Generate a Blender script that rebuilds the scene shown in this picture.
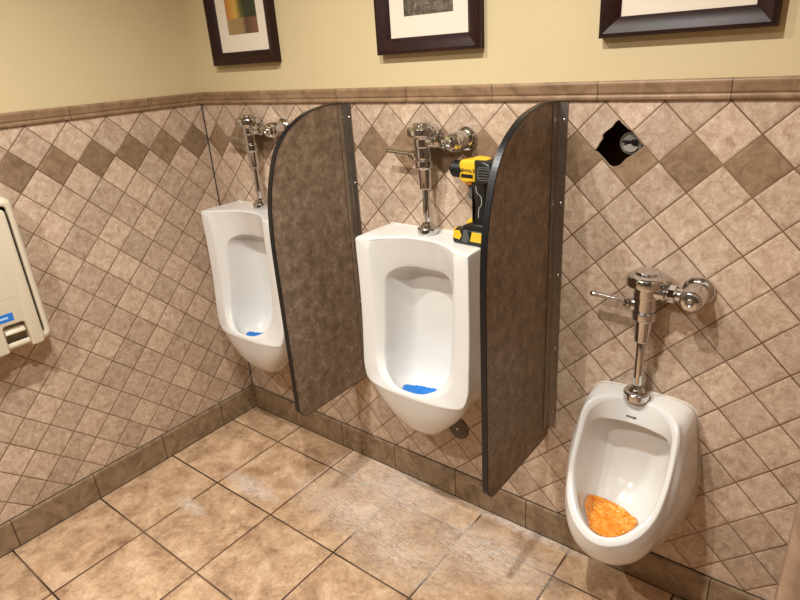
import bpy, bmesh, math, random
from mathutils import Vector, Matrix, noise as mnoise
random.seed(7)
for o in list(bpy.data.objects): bpy.data.objects.remove(o)
S = bpy.context.scene
COL = S.collection

# ------------------------------------------------------------------ camera
cam_data = bpy.data.cameras.new('camera'); cam = bpy.data.objects.new('camera', cam_data); COL.objects.link(cam)
R = Vector((0.7881268, 0.6121443, -0.06430789)); U = Vector((-0.18763359, 0.33844421, 0.92208956)); F = Vector((-0.5862165, 0.71465717, -0.38159579))
Mx = Matrix((( R.x, U.x, -F.x, 2.33997), (R.y, U.y, -F.y, -1.59921), (R.z, U.z, -F.z, 1.66259), (0, 0, 0, 1)))
cam.matrix_world = Mx
cam_data.sensor_width = 36; cam_data.lens = 596.3 / 800 * 36; cam_data.clip_start = 0.02
S.camera = cam
# ------------------------------------------------------------------ view + world
S.view_settings.view_transform = 'Standard'; S.view_settings.look = 'None'
S.view_settings.exposure = -0.14; S.view_settings.gamma = 1.0; S.view_settings.use_curve_mapping = False
W = bpy.data.worlds.new('world'); S.world = W; W.use_nodes = True
W.node_tree.nodes['Background'].inputs[0].default_value = (1.0, 0.93, 0.84, 1)
W.node_tree.nodes['Background'].inputs[1].default_value = 0.06
# ------------------------------------------------------------------ recessed ceiling lamps of the room, plus an added fill light
CEIL = 2.65
WARM = (1.0, 0.97, 0.925)
def lamp(name, x, y, power, size=0.045, color=WARM, shape='DISK', sy=None):
    d = bpy.data.lights.new(name, 'AREA'); d.shape = shape; d.size = size
    if sy: d.size_y = sy
    d.energy = power; d.color = color; d.spread = math.radians(150)
    o = bpy.data.objects.new(name, d); o.location = (x, y, CEIL - 0.02); COL.objects.link(o); return o
lamp('recessed_lamp', 1.64, -1.07, 27)
lamp('recessed_lamp', 1.00, -1.07, 20)
lamp('recessed_lamp', 1.15, -2.05, 37)
lamp('added_fill_panel', 2.3, -2.3, 5, 0.9, (1.0, 0.95, 0.88), 'RECTANGLE', 0.5)  # unseen soft fill added to lift the shadows, no known fitting

# ------------------------------------------------------------------ node helpers
def srgb(r, g, b):
    f = lambda c: (c / 255 / 12.92) if c / 255 <= 0.04045 else ((c / 255 + 0.055) / 1.055) ** 2.4
    return (f(r), f(g), f(b), 1)
class NT:
    def __init__(s, name):
        s.m = bpy.data.materials.new(name); s.m.use_nodes = True
        s.t = s.m.node_tree; s.b = s.t.nodes['Principled BSDF']
    def n(s, typ, **kw):
        nd = s.t.nodes.new(typ)
        for k, v in kw.items(): setattr(nd, k, v)
        return nd
    def put(s, sock, v):
        if hasattr(v, 'is_output') or isinstance(v, bpy.types.NodeSocket): s.t.links.new(v, sock)
        else: sock.default_value = v
    def math(s, op, a, b=None, c=None, clamp=False):
        nd = s.n('ShaderNodeMath', operation=op); nd.use_clamp = clamp
        s.put(nd.inputs[0], a)
        if b is not None: s.put(nd.inputs[1], b)
        if c is not None: s.put(nd.inputs[2], c)
        return nd.outputs[0]
    def mix(s, f, a, b, mode='MIX'):
        nd = s.n('ShaderNodeMix', data_type='RGBA', blend_type=mode)
        s.put(nd.inputs[0], f); s.put(nd.inputs[6], a); s.put(nd.inputs[7], b)
        return nd.outputs[2]
    def ramp(s, f, stops):
        nd = s.n('ShaderNodeValToRGB'); cr = nd.color_ramp
        while len(cr.elements) < len(stops): cr.elements.new(0.5)
        for e, (p, c) in zip(cr.elements, stops): e.position = p; e.color = c
        s.put(nd.inputs[0], f); return nd.outputs[0]
    def coords(s):
        tc = s.n('ShaderNodeTexCoord'); sp = s.n('ShaderNodeSeparateXYZ'); s.put(sp.inputs[0], tc.outputs['Object'])
        return tc.outputs['Object'], sp.outputs[0], sp.outputs[1], sp.outputs[2]
    def comb(s, x, y, z):
        nd = s.n('ShaderNodeCombineXYZ'); s.put(nd.inputs[0], x); s.put(nd.inputs[1], y); s.put(nd.inputs[2], z); return nd.outputs[0]
    def noise(s, vec, scale, detail=4, rough=0.55, dist=0.0):
        nd = s.n('ShaderNodeTexNoise'); s.put(nd.inputs['Vector'], vec); nd.inputs['Scale'].default_value = scale
        nd.inputs['Detail'].default_value = detail; nd.inputs['Roughness'].default_value = rough; nd.inputs['Distortion'].default_value = dist
        return nd.outputs['Fac']
    def bump(s, h, strength=0.3, dist=0.002):
        nd = s.n('ShaderNodeBump'); nd.inputs['Strength'].default_value = strength; nd.inputs['Distance'].default_value = dist
        s.put(nd.inputs['Height'], h); s.put(s.b.inputs['Normal'], nd.outputs[0])
    def white(s, vec):
        nd = s.n('ShaderNodeTexWhiteNoise', noise_dimensions='3D'); s.put(nd.inputs[0], vec); return nd.outputs['Value'], nd.outputs['Color']
    def fin(s, col=None, rough=0.5, metal=0.0, spec=None, coat=None):
        if col is not None: s.put(s.b.inputs['Base Color'], col)
        s.put(s.b.inputs['Roughness'], rough); s.b.inputs['Metallic'].default_value = metal
        if spec is not None: s.b.inputs['Specular IOR Level'].default_value = spec
        if coat is not None: s.b.inputs['Coat Weight'].default_value = coat; s.b.inputs['Coat Roughness'].default_value = 0.05
        return s.m
def simple(name, col, rough=0.5, metal=0.0, var=0.04, scale=30, spec=None, coat=None, bump=0.0):
    k = NT(name); v, x, y, z = k.coords(); n = k.noise(v, scale)
    c2 = tuple(max(0, c * (1 - var * 3)) for c in col[:3]) + (1,)
    c = k.mix(k.math('MULTIPLY', n, 1.0), col, c2)
    if bump: k.bump(n, bump, 0.001)
    return k.fin(c, rough, metal, spec, coat)

D = 0.146
XO, ZD, YO = 0.957, 1.3667, 0.0628
FX, FY, FS = 0.3526, 0.1592, 0.3468
BASE_H, TRIM_Z = 0.123, 1.516

def wall_tile_mat(name, axis, off, tint=(1.0, 0.99, 0.955)):
    k = NT(name); v, x, y, z = k.coords()
    s_ = k.math('DIVIDE', k.math('SUBTRACT', x if axis == 'x' else k.math('MULTIPLY', y, -1.0), off), D)
    t_ = k.math('DIVIDE', k.math('SUBTRACT', z, ZD), D)
    # tiny waviness so that the grout lines are not razor straight
    w = k.math('MULTIPLY', k.math('SUBTRACT', k.noise(v, 9, 2), 0.5), 0.02)
    a = k.math('ADD', k.math('ADD', s_, t_), k.math('ADD', w, 0.5)); b = k.math('ADD', k.math('SUBTRACT', s_, t_), k.math('ADD', w, 0.5))
    ia = k.math('FLOOR', a); ib = k.math('FLOOR', b); fa = k.math('FRACT', a); fb = k.math('FRACT', b)
    da = k.math('MINIMUM', fa, k.math('SUBTRACT', 1.0, fa)); db = k.math('MINIMUM', fb, k.math('SUBTRACT', 1.0, fb))
    d = k.math('MINIMUM', da, db)
    dark = k.math('COMPARE', ia, ib, 0.4)
    rv, rc = k.white(k.comb(ia, ib, 3.3))
    sc = k.n('ShaderNodeVectorMath', operation='SCALE'); k.put(sc.inputs[0], rc); sc.inputs['Scale'].default_value = 7.0
    ad = k.n('ShaderNodeVectorMath', operation='ADD'); k.put(ad.inputs[0], v); k.put(ad.inputs[1], sc.outputs[0]); vv = ad.outputs[0]
    n1 = k.noise(vv, 36, 8, 0.70, 0.7); n2 = k.noise(vv, 70, 6, 0.7, 1.0)
    vein = k.math('SUBTRACT', 1.0, k.math('MULTIPLY', k.math('ABSOLUTE', k.math('SUBTRACT', n2, 0.5)), 12.0), clamp=True)
    light = k.ramp(n1, [(0.28, srgb(156, 131, 111)), (0.44, srgb(190, 166, 145)), (0.58, srgb(208, 187, 166)), (0.76, srgb(226, 208, 190))])
    darkc = k.ramp(n1, [(0.28, srgb(104, 84, 64)), (0.5, srgb(138, 115, 91)), (0.72, srgb(162, 140, 114))])
    c = k.mix(dark, light, darkc)
    c = k.mix(k.math('MULTIPLY', vein, 0.3), c, srgb(138, 108, 84))
    br = k.math('ADD', 0.84, k.math('MULTIPLY', rv, 0.27))
    c = k.mix(1.0, c, k.comb(k.math('MULTIPLY', br, tint[0]), k.math('MULTIPLY', br, tint[1]), k.math('MULTIPLY', br, tint[2])), 'MULTIPLY')
    gr = k.math('SUBTRACT', 1.0, k.math('SMOOTH_MIN', 1.0, k.math('DIVIDE', k.math('SUBTRACT', d, 0.012), 0.011), 0.2), clamp=True)
    gcol = k.ramp(k.noise(v, 4, 3), [(0.38, srgb(98, 74, 52)), (0.65, srgb(132, 106, 80))])
    c = k.mix(gr, c, gcol)
    h = k.math('ADD', k.math('MINIMUM', k.math('MULTIPLY', d, 18.0), 1.0), k.math('MULTIPLY', n2, 0.14))
    k.bump(h, 0.5, 0.0022)
    return k.fin(c, k.math('ADD', 0.42, k.math('MULTIPLY', n1, 0.25)), 0, 0.35)

def floor_mat():
    k = NT('floor_tile'); v, x, y, z = k.coords()
    a = k.math('DIVIDE', k.math('SUBTRACT', x, FX), FS); b = k.math('DIVIDE', k.math('SUBTRACT', k.math('MULTIPLY', y, -1.0), FY), FS)
    ia = k.math('FLOOR', a); ib = k.math('FLOOR', b); fa = k.math('FRACT', a); fb = k.math('FRACT', b)
    d = k.math('MINIMUM', k.math('MINIMUM', fa, k.math('SUBTRACT', 1.0, fa)), k.math('MINIMUM', fb, k.math('SUBTRACT', 1.0, fb)))
    rv, rc = k.white(k.comb(ia, ib, 1.7))
    sc = k.n('ShaderNodeVectorMath', operation='SCALE'); k.put(sc.inputs[0], rc); sc.inputs['Scale'].default_value = 5.0
    ad = k.n('ShaderNodeVectorMath', operation='ADD'); k.put(ad.inputs[0], v); k.put(ad.inputs[1], sc.outputs[0]); vv = ad.outputs[0]
    n1 = k.noise(vv, 9, 9, 0.66, 0.5); n2 = k.noise(vv, 46, 7, 0.72, 1.2)
    m = k.math('ADD', k.math('MULTIPLY', n1, 0.62), k.math('MULTIPLY', n2, 0.38))
    c = k.ramp(m, [(0.34, srgb(128, 98, 74)), (0.45, srgb(170, 138, 107)), (0.54, srgb(196, 164, 131)), (0.66, srgb(224, 197, 165))])
    br = k.math('ADD', 0.9, k.math('MULTIPLY', rv, 0.16)); c = k.mix(1.0, c, k.comb(br, br, br), 'MULTIPLY')
    gr = k.math('SUBTRACT', 1.0, k.math('DIVIDE', k.math('SUBTRACT', d, 0.0075), 0.005), clamp=True)
    gn = k.ramp(k.noise(v, 3.1, 3), [(0.45, srgb(58, 42, 30)), (0.62, srgb(104, 82, 62))])
    c = k.mix(gr, c, gn)
    # pale plaster dust left on the floor in a few smears
    dust = None
    for (cx, cy, rx, ry, amt) in [(1.02, -0.10, 0.40, 0.22, 1.0), (0.98, -0.30, 0.42, 0.16, 0.8), (0.50, -0.44, 0.20, 0.06, 1.1), (1.25, -0.36, 0.36, 0.16, 0.6), (0.38, -0.66, 0.12, 0.04, 0.9), (1.50, -0.20, 0.35, 0.16, 0.9), (1.0, -0.02, 0.3, 0.04, 1.2), (1.55, -0.02, 0.35, 0.04, 1.2)]:
        dx = k.math('DIVIDE', k.math('SUBTRACT', x, cx), rx); dy = k.math('DIVIDE', k.math('SUBTRACT', y, cy), ry)
        r = k.math('SUBTRACT', 1.0, k.math('SQRT', k.math('ADD', k.math('MULTIPLY', dx, dx), k.math('MULTIPLY', dy, dy))), clamp=True)
        r = k.math('MULTIPLY', r, amt); dust = r if dust is None else k.math('MAXIMUM', dust, r)
    sm = k.n('ShaderNodeMapping'); k.put(sm.inputs[0], v); sm.inputs['Rotation'].default_value = (0, 0, 0.6); sm.inputs['Scale'].default_value = (26, 150, 1)
    st = k.noise(sm.outputs[0], 1.0, 7, 0.75, 0.6); st2 = k.noise(v, 120, 4, 0.7)
    dm = k.math('MULTIPLY', k.math('SUBTRACT', k.math('ADD', st, k.math('MULTIPLY', st2, 0.6)), 0.70), 5.0, clamp=True)
    dm = k.math('MULTIPLY', dm, k.math('MULTIPLY', dust, 1.5), clamp=True)
    c = k.mix(k.math('MULTIPLY', dm, 0.8), c, srgb(216, 206, 196))
    gd = k.math('MULTIPLY', gr, k.math('MULTIPLY', k.math('SUBTRACT', k.math('ADD', dust, k.math('MULTIPLY', st2, 0.3)), 0.35), 3.0, clamp=True), clamp=True)
    c = k.mix(gd, c, srgb(190, 178, 164))
    h = k.math('ADD', k.math('MINIMUM', k.math('MULTIPLY', d, 45.0), 1.0), k.math('MULTIPLY', n2, 0.9))
    k.bump(h, 0.5, 0.0035)
    return k.fin(c, k.math('ADD', 0.22, k.math('MULTIPLY', n2, 0.34)), 0, 0.45)

def strip_tile_mat(name, c1, c2, c3, axis, off, step, rough=0.5, gw=0.005):
    k = NT(name); v, x, y, z = k.coords()
    a = k.math('DIVIDE', k.math('SUBTRACT', x if axis == 'x' else k.math('MULTIPLY', y, -1.0), off), step)
    ia = k.math('FLOOR', a); fa = k.math('FRACT', a); d = k.math('MINIMUM', fa, k.math('SUBTRACT', 1.0, fa))
    rv, rc = k.white(k.comb(ia, 2.0, 1.0))
    sc = k.n('ShaderNodeVectorMath', operation='SCALE'); k.put(sc.inputs[0], rc); sc.inputs['Scale'].default_value = 5.0
    ad = k.n('ShaderNodeVectorMath', operation='ADD'); k.put(ad.inputs[0], v); k.put(ad.inputs[1], sc.outputs[0])
    n = k.noise(ad.outputs[0], 16, 7, 0.65, 1.0)
    c = k.ramp(n, [(0.3, c1), (0.52, c2), (0.75, c3)])
    br = k.math('ADD', 0.9, k.math('MULTIPLY', rv, 0.18)); c = k.mix(1.0, c, k.comb(br, br, br), 'MULTIPLY')
    gr = k.math('SUBTRACT', 1.0, k.math('DIVIDE', k.math('SUBTRACT', d, gw), gw * 0.6), clamp=True)
    c = k.mix(gr, c, srgb(70, 52, 38)); k.bump(n, 0.25, 0.002)
    return k.fin(c, rough, 0, 0.35)

M = {}
M['tile_back'] = wall_tile_mat('diamond_wall_tile', 'x', XO)
M['tile_left'] = wall_tile_mat('diamond_wall_tile_side', 'y', YO)
M['floor'] = floor_mat()
M['base_x'] = strip_tile_mat('base_tile', srgb(108, 88, 66), srgb(142, 119, 93), srgb(166, 144, 116), 'x', 0.024, 0.308)
M['base_y'] = strip_tile_mat('base_tile_side', srgb(108, 88, 66), srgb(142, 119, 93), srgb(166, 144, 116), 'y', -0.105, 0.319)
M['trim_x'] = strip_tile_mat('rail_tile', srgb(120, 94, 70), srgb(146, 118, 90), srgb(168, 140, 110), 'x', -0.12, 0.31, 0.4, 0.003)
M['trim_y'] = strip_tile_mat('rail_tile_side', srgb(120, 94, 70), srgb(146, 118, 90), srgb(168, 140, 110), 'y', -0.06, 0.31, 0.4, 0.003)
M['paint'] = simple('cream_paint', srgb(206, 189, 147), 0.7, 0, 0.02, 6, bump=0.05)
M['ceil'] = simple('ceiling_paint', srgb(225, 215, 195), 0.9, 0, 0.01, 5)
M['ceramic'] = simple('white_vitreous_china', srgb(222, 220, 214), 0.14, 0, 0.004, 3, spec=0.5, coat=0.2)
k = NT('chrome'); M['chrome'] = k.fin((0.62, 0.62, 0.62, 1), 0.06, 1.0)
M['chrome_dull'] = simple('satin_chrome', (0.5, 0.48, 0.45, 1), 0.25, 1.0)
M['alu'] = simple('brushed_aluminium', (0.52, 0.47, 0.41, 1), 0.38, 1.0, 0.15, 60)
M['black_edge'] = simple('black_edge_band', srgb(17, 17, 19), 0.35)
k = NT('brown_stone_laminate'); v, x, y, z = k.coords()
n1 = k.noise(v, 26, 9, 0.72, 0.1); n2 = k.noise(v, 150, 4, 0.65)
c = k.ramp(k.math('ADD', k.math('MULTIPLY', n1, 0.7), k.math('MULTIPLY', n2, 0.3)), [(0.36, srgb(90, 74, 58)), (0.5, srgb(126, 106, 86)), (0.63, srgb(160, 141, 120))])
M['laminate'] = k.fin(c, 0.38, 0, 0.4)
k = NT('dark_cherry_wood'); v, x, y, z = k.coords()
mp = k.n('ShaderNodeMapping'); k.put(mp.inputs[0], v); mp.inputs['Scale'].default_value = (6, 60, 60)
c = k.ramp(k.noise(mp.outputs[0], 1.5, 6, 0.6, 0.4), [(0.3, srgb(24, 11, 8)), (0.7, srgb(48, 20, 14))])
M['wood'] = k.fin(c, 0.42, 0, 0.3)
M['mat_board'] = simple('picture_mount_board', srgb(226, 214, 196), 0.8, 0, 0.01)
M['plastic'] = simple('cream_plastic', srgb(208, 196, 172), 0.42, 0, 0.01, 8)
M['recess'] = simple('tan_latch_plastic', srgb(168, 148, 118), 0.5)
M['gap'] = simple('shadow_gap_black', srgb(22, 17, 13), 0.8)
M['blue'] = simple('blue_label', srgb(34, 118, 205), 0.4, 0, 0.03)
M['label_white'] = simple('label_white', srgb(170, 205, 235), 0.5)
M['blue_gel'] = simple('blue_gel_plastic', srgb(14, 122, 212), 0.25, 0, 0.1, 80)
k = NT('orange_gel_plastic'); v, x, y, z = k.coords()
c = k.ramp(k.noise(v, 60, 5, 0.7, 0.8), [(0.3, srgb(210, 104, 14)), (0.5, srgb(234, 146, 40)), (0.70, srgb(244, 196, 112))])
M['orange_gel'] = k.fin(c, 0.12, 0, 0.5, 0.3)
M['yellow'] = simple('yellow_plastic', srgb(232, 188, 44), 0.35)
M['amber'] = simple('amber_switch', srgb(196, 112, 30), 0.4)
M['black'] = simple('black_plastic', srgb(24, 23, 23), 0.4)
M['grey'] = simple('grey_plastic', srgb(84, 84, 82), 0.4)
M['cavity'] = simple('dark_wall_void', srgb(150, 104, 66), 0.95, 0, 0.2, 12)
M['plaster'] = simple('broken_plaster', srgb(196, 176, 150), 0.9, 0, 0.12, 90)
M['pipe_grey'] = simple('grey_pipe', srgb(120, 116, 106), 0.5, 0, 0.1)
M['pipe_white'] = simple('white_pipe', srgb(150, 144, 132), 0.6)
M['cover'] = simple('tarnished_cover', srgb(110, 96, 82), 0.42, 0.6, 0.25, 40)
M['caulk'] = simple('dark_corner_joint', srgb(52, 42, 32), 0.8)
M['line'] = simple('pale_grey_rubber', srgb(176, 172, 164), 0.5)
M['mark'] = simple('printed_mark', srgb(60, 52, 46), 0.5)
M['caulk_white'] = simple('white_sealant', srgb(222, 212, 196), 0.5, bump=0.3)

# ------------------------------------------------------------------ mesh helpers
def link(name, bm, mat, parent=None, smooth=False, loc=None):
    me = bpy.data.meshes.new(name); bm.normal_update(); bm.to_mesh(me); bm.free()
    for m in (mat if isinstance(mat, (list, tuple)) else [mat]): me.materials.append(m)
    if smooth:
        for p in me.polygons: p.use_smooth = True
    o = bpy.data.objects.new(name, me); COL.objects.link(o)
    if parent: o.parent = parent
    if loc: o.location = loc
    return o
def structure(o): o['kind'] = 'structure'; return o
def tag(o, label, cat, group=None):
    o['label'] = label; o['category'] = cat
    if group: o['group'] = group
    return o
def thing(name, label, cat, loc=(0, 0, 0), group=None):
    o = bpy.data.objects.new(name, None); o.location = loc; o.empty_display_size = 0.05; COL.objects.link(o)
    return tag(o, label, cat, group)
def box(bm, x0, x1, y0, y1, z0, z1, mi=0, bevel=0.0, seg=2):
    vs = [bm.verts.new((x, y, z)) for x in (x0, x1) for y in (y0, y1) for z in (z0, z1)]
    fs = [bm.faces.new([vs[i] for i in f]) for f in ((0, 1, 3, 2), (4, 6, 7, 5), (0, 4, 5, 1), (2, 3, 7, 6), (0, 2, 6, 4), (1, 5, 7, 3))]
    for f in fs: f.material_index = mi
    if bevel:
        es = list({e for f in fs for e in f.edges})
        bmesh.ops.bevel(bm, geom=es, offset=bevel, segments=seg, affect='EDGES', profile=0.5)
    return fs
def prism(bm, pts, axis, a, b, bevel=0.0, seg=2, mi=0):
    """closed outline pts (2D) extruded along axis ('x': pts=(y,z), 'y': pts=(x,z), 'z': pts=(x,y)) from a to b"""
    def P(p, t): return {'x': (t, p[0], p[1]), 'y': (p[0], t, p[1]), 'z': (p[0], p[1], t)}[axis]
    va = [bm.verts.new(P(p, a)) for p in pts]; vb = [bm.verts.new(P(p, b)) for p in pts]
    fa = bm.faces.new(va); fb = bm.faces.new(list(reversed(vb))); n = len(pts); fs = [fa, fb]
    for i in range(n): fs.append(bm.faces.new((va[i], vb[i], vb[(i + 1) % n], va[(i + 1) % n])))
    for f in fs: f.material_index = mi
    bmesh.ops.recalc_face_normals(bm, faces=fs)
    if bevel:
        bmesh.ops.bevel(bm, geom=list(fa.edges) + list(fb.edges), offset=bevel, segments=seg, affect='EDGES', profile=0.5)
    return fs
def lathe(bm, prof, origin, axis, seg=40):
    """prof: (t, r) along axis from origin"""
    ax = Vector(axis).normalized(); q = ax.to_track_quat('Z', 'Y'); o = Vector(origin); rings = []
    for t, r in prof:
        rings.append([bm.verts.new(o + ax * t + q @ Vector((r * math.cos(2 * math.pi * i / seg), r * math.sin(2 * math.pi * i / seg), 0))) for i in range(seg)] if r > 1e-6 else [bm.verts.new(o + ax * t)])
    fs = []
    for A, B in zip(rings, rings[1:]):
        for i in range(seg):
            j = (i + 1) % seg
            if len(A) == 1 and len(B) == 1: continue
            if len(A) == 1: fs.append(bm.faces.new((A[0], B[i], B[j])))
            elif len(B) == 1: fs.append(bm.faces.new((A[i], A[j], B[0])))
            else: fs.append(bm.faces.new((A[i], A[j], B[j], B[i])))
    if len(rings[0]) > 1: fs.append(bm.faces.new(list(reversed(rings[0]))))
    if len(rings[-1]) > 1: fs.append(bm.faces.new(rings[-1]))
    bmesh.ops.recalc_face_normals(bm, faces=fs)
    return fs
def rprof(pts, r=0.0015):
    """round the corners of a lathe profile slightly"""
    out = [pts[0]]
    for a, b, c in zip(pts, pts[1:], pts[2:]):
        A, B, C = Vector(a), Vector(b), Vector(c); l1 = (A - B).length; l2 = (C - B).length
        if l1 < 1e-6 or l2 < 1e-6: out.append(b); continue
        d = min(r, l1 * 0.4, l2 * 0.4); p = B + (A - B) / l1 * d; q = B + (C - B) / l2 * d; m = (p + q + B * 2) / 4
        out += [tuple(p), tuple(m), tuple(q)]
    return out + [pts[-1]]
def autosmooth(o, ang=40):
    for p in o.data.polygons: p.use_smooth = True
    o.data.set_sharp_from_angle(angle=math.radians(ang)); return o
def catmull(pts, n=6, closed=False):
    out = []; N = len(pts); rng = range(N if closed else N - 1)
    g = (lambda i: Vector(pts[i % N])) if closed else (lambda i: Vector(pts[max(0, min(N - 1, i))]))
    for i in rng:
        p0, p1, p2, p3 = g(i - 1), g(i), g(i + 1), g(i + 2)
        for j in range(n):
            t = j / n; out.append(tuple(0.5 * ((2 * p1) + (p2 - p0) * t + (2 * p0 - 5 * p1 + 4 * p2 - p3) * t * t + (3 * p1 - p0 - 3 * p2 + p3) * t ** 3)))
    if not closed: out.append(tuple(pts[-1]))
    return out
def text_obj(name, body, size, mat, parent, matrix, extrude=0.0003):
    cu = bpy.data.curves.new(name, 'FONT'); cu.body = body; cu.size = size; cu.extrude = extrude; cu.align_x = 'CENTER'; cu.align_y = 'CENTER'
    cu.resolution_u = 2; cu.offset = size * 0.02
    t = bpy.data.objects.new(name + '_curve', cu); COL.objects.link(t); bpy.context.view_layer.update()
    me = bpy.data.meshes.new_from_object(t.evaluated_get(bpy.context.evaluated_depsgraph_get()))
    bpy.data.objects.remove(t); bpy.data.curves.remove(cu)
    me.materials.clear(); me.materials.append(mat); me.name = name
    o = bpy.data.objects.new(name, me); COL.objects.link(o)
    if parent: o.parent = parent
    o.matrix_local = matrix
    return o

# ------------------------------------------------------------------ room shell
XR, YF = 3.4, -3.2
bm = bmesh.new(); box(bm, -0.03, XR, YF, 0.03, -0.08, 0.0); structure(link('floor', bm, M['floor']))
bm = bmesh.new(); box(bm, -0.03, XR, YF, 0.03, CEIL, CEIL + 0.06); structure(link('ceiling', bm, M['ceil']))
hole = [(1.798, 1.469), (1.806, 1.460), (1.814, 1.454), (1.824, 1.4455), (1.831, 1.442), (1.845, 1.427), (1.859, 1.41), (1.865, 1.405), (1.846, 1.386), (1.835, 1.380), (1.823, 1.371),
        (1.812, 1.358), (1.802, 1.350), (1.789, 1.346), (1.779, 1.350), (1.769, 1.361), (1.755, 1.374), (1.738, 1.389), (1.744, 1.396), (1.750, 1.409), (1.758, 1.420), (1.756, 1.429), (1.764, 1.438), (1.772, 1.444), (1.781, 1.451), (1.788, 1.462)]
def back_wall():
    bm = bmesh.new()
    outer = [(0.0, 0.0), (XR, 0.0), (XR, TRIM_Z + 0.03), (0.0, TRIM_Z + 0.03)]
    es = []
    for loop in (outer, hole):
        vs = [bm.verts.new((x, 0, z)) for x, z in loop]
        for i in range(len(vs)): es.append(bm.edges.new((vs[i], vs[(i + 1) % len(vs)])))
    bmesh.ops.triangle_fill(bm, use_beauty=True, edges=es, normal=(0, -1, 0))
    r = bmesh.ops.extrude_face_region(bm, geom=list(bm.faces))
    nv = [g for g in r['geom'] if isinstance(g, bmesh.types.BMVert)]
    bmesh.ops.translate(bm, verts=nv, vec=(0, 0.010, 0))
    bmesh.ops.recalc_face_normals(bm, faces=list(bm.faces))
    for f in bm.faces:
        c = f.calc_center_median()
        if abs(f.normal.y) < 0.5 and 1.7 < c.x < 1.9 and 1.3 < c.z < 1.5: f.material_index = 2
    for f in box(bm, 0.0, XR, 0.0, 0.024, TRIM_Z + 0.03, CEIL): f.material_index = 1
    return structure(link('wall_back', bm, [M['tile_back'], M['paint'], M['plaster']]))
back_wall()
bm = bmesh.new()
box(bm, -0.03, 0.0, YF, 0.0, 0.0, TRIM_Z + 0.03, 0); box(bm, -0.03, 0.0, YF, 0.0, TRIM_Z + 0.03, CEIL, 1)
structure(link('wall_left', bm, [M['tile_left'], M['paint']]))
bm = bmesh.new(); box(bm, XR, XR + 0.03, YF, 0.03, 0, CEIL); structure(link('wall_right', bm, simple('grey_side_wall', srgb(120, 112, 100), 0.6)))
bm = bmesh.new(); box(bm, -0.03, XR, YF - 0.03, YF, 0, CEIL); structure(link('wall_front', bm, simple('brown_far_wall', srgb(96, 84, 72), 0.6)))
# void behind the broken tile
bm = bmesh.new()
hx0, hx1, hz0, hz1, hd = 1.66, 1.95, 1.25, 1.54, 0.16
P = {(i, j, l): bm.verts.new((hx0 if i == 0 else hx1, 0.0103 if j == 0 else hd, hz0 if l == 0 else hz1)) for i in (0, 1) for j in (0, 1) for l in (0, 1)}
for f in (((0,1,0),(1,1,0),(1,1,1),(0,1,1)), ((0,0,0),(0,1,0),(0,1,1),(0,0,1)), ((1,0,0),(1,0,1),(1,1,1),(1,1,0)), ((0,0,0),(1,0,0),(1,1,0),(0,1,0)), ((0,0,1),(0,1,1),(1,1,1),(1,0,1))):
    bm.faces.new([P[i] for i in f])
structure(link('trim_5', bm, M['cavity']))
# chair rail: moulded profile
rail = [(0.0, TRIM_Z), (0.006, TRIM_Z), (0.0085, TRIM_Z + 0.002), (0.009, TRIM_Z + 0.011), (0.0065, TRIM_Z + 0.0135), (0.0045, TRIM_Z + 0.015), (0.0065, TRIM_Z + 0.0165), (0.0072, TRIM_Z + 0.022), (0.0075, TRIM_Z + 0.030), (0.0095, TRIM_Z + 0.036),
        (0.0105, TRIM_Z + 0.041), (0.0095, TRIM_Z + 0.0455), (0.006, TRIM_Z + 0.0475), (0.0, TRIM_Z + 0.048)]
bm = bmesh.new(); prism(bm, [(-d, z) for d, z in rail], 'x', 0.0, 2.343); autosmooth(structure(link('trim_1', bm, M['trim_x'])), 50)
bm = bmesh.new(); prism(bm, [(d, z) for d, z in rail], 'y', YF, -0.0); autosmooth(structure(link('trim_2', bm, M['trim_y'])), 50)
# tiled base
basep = [(0, 0), (0.011, 0), (0.011, BASE_H - 0.006), (0.008, BASE_H - 0.001), (0, BASE_H)]
bm = bmesh.new(); prism(bm, [(-d, z) for d, z in basep], 'x', 0.011, 2.343); structure(link('baseboard_back', bm, M['base_x']))
bm = bmesh.new(); prism(bm, [(d, z) for d, z in basep], 'y', YF, -0.0); structure(link('baseboard_left', bm, M['base_y']))
# dark joints: the corner, above and below the base
bm = bmesh.new(); prism(bm, [(0, 0), (0.004, 0), (0.0045, -0.0015), (0.0015, -0.0045), (0, -0.004)], 'z', BASE_H, TRIM_Z + 0.046); structure(link('trim_3', bm, M['caulk']))
bm = bmesh.new()
box(bm, 0.011, 2.343, -0.0122, -0.008, 0.0, 0.0035); box(bm, 0.008, 0.0122, YF, -0.011, 0.0, 0.0035)
box(bm, 0.008, 2.343, -0.0025, 0.0, BASE_H - 0.001, BASE_H + 0.0022); box(bm, 0.0, 0.0025, YF, 0.0, BASE_H - 0.001, BASE_H + 0.0022)
structure(link('trim_4', bm, M['caulk']))
# wing wall on the right with a bullnosed front corner
bm = bmesh.new()
pts = [(2.3445, 0.0), (2.3445, -0.60)] + [(2.3445 + 0.024 * (1 - math.cos(a)), -0.60 - 0.024 * math.sin(a)) for a in [i * math.pi / 16 for i in range(1, 9)]] + [(2.62, -0.624), (2.62, 0.0)]
prism(bm, pts, 'z', 0, CEIL)
for f in bm.faces: f.smooth = True
k = NT('side_wall_stone'); v, x, y, z = k.coords()
c = k.ramp(k.noise(v, 14, 8, 0.65, 1.0), [(0.3, srgb(120, 94, 74)), (0.5, srgb(152, 124, 102)), (0.72, srgb(176, 150, 126))]); k.fin(c, 0.4, 0, 0.4)
w = structure(link('wall_wing', bm, k.m)); autosmooth(w, 35)

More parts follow.
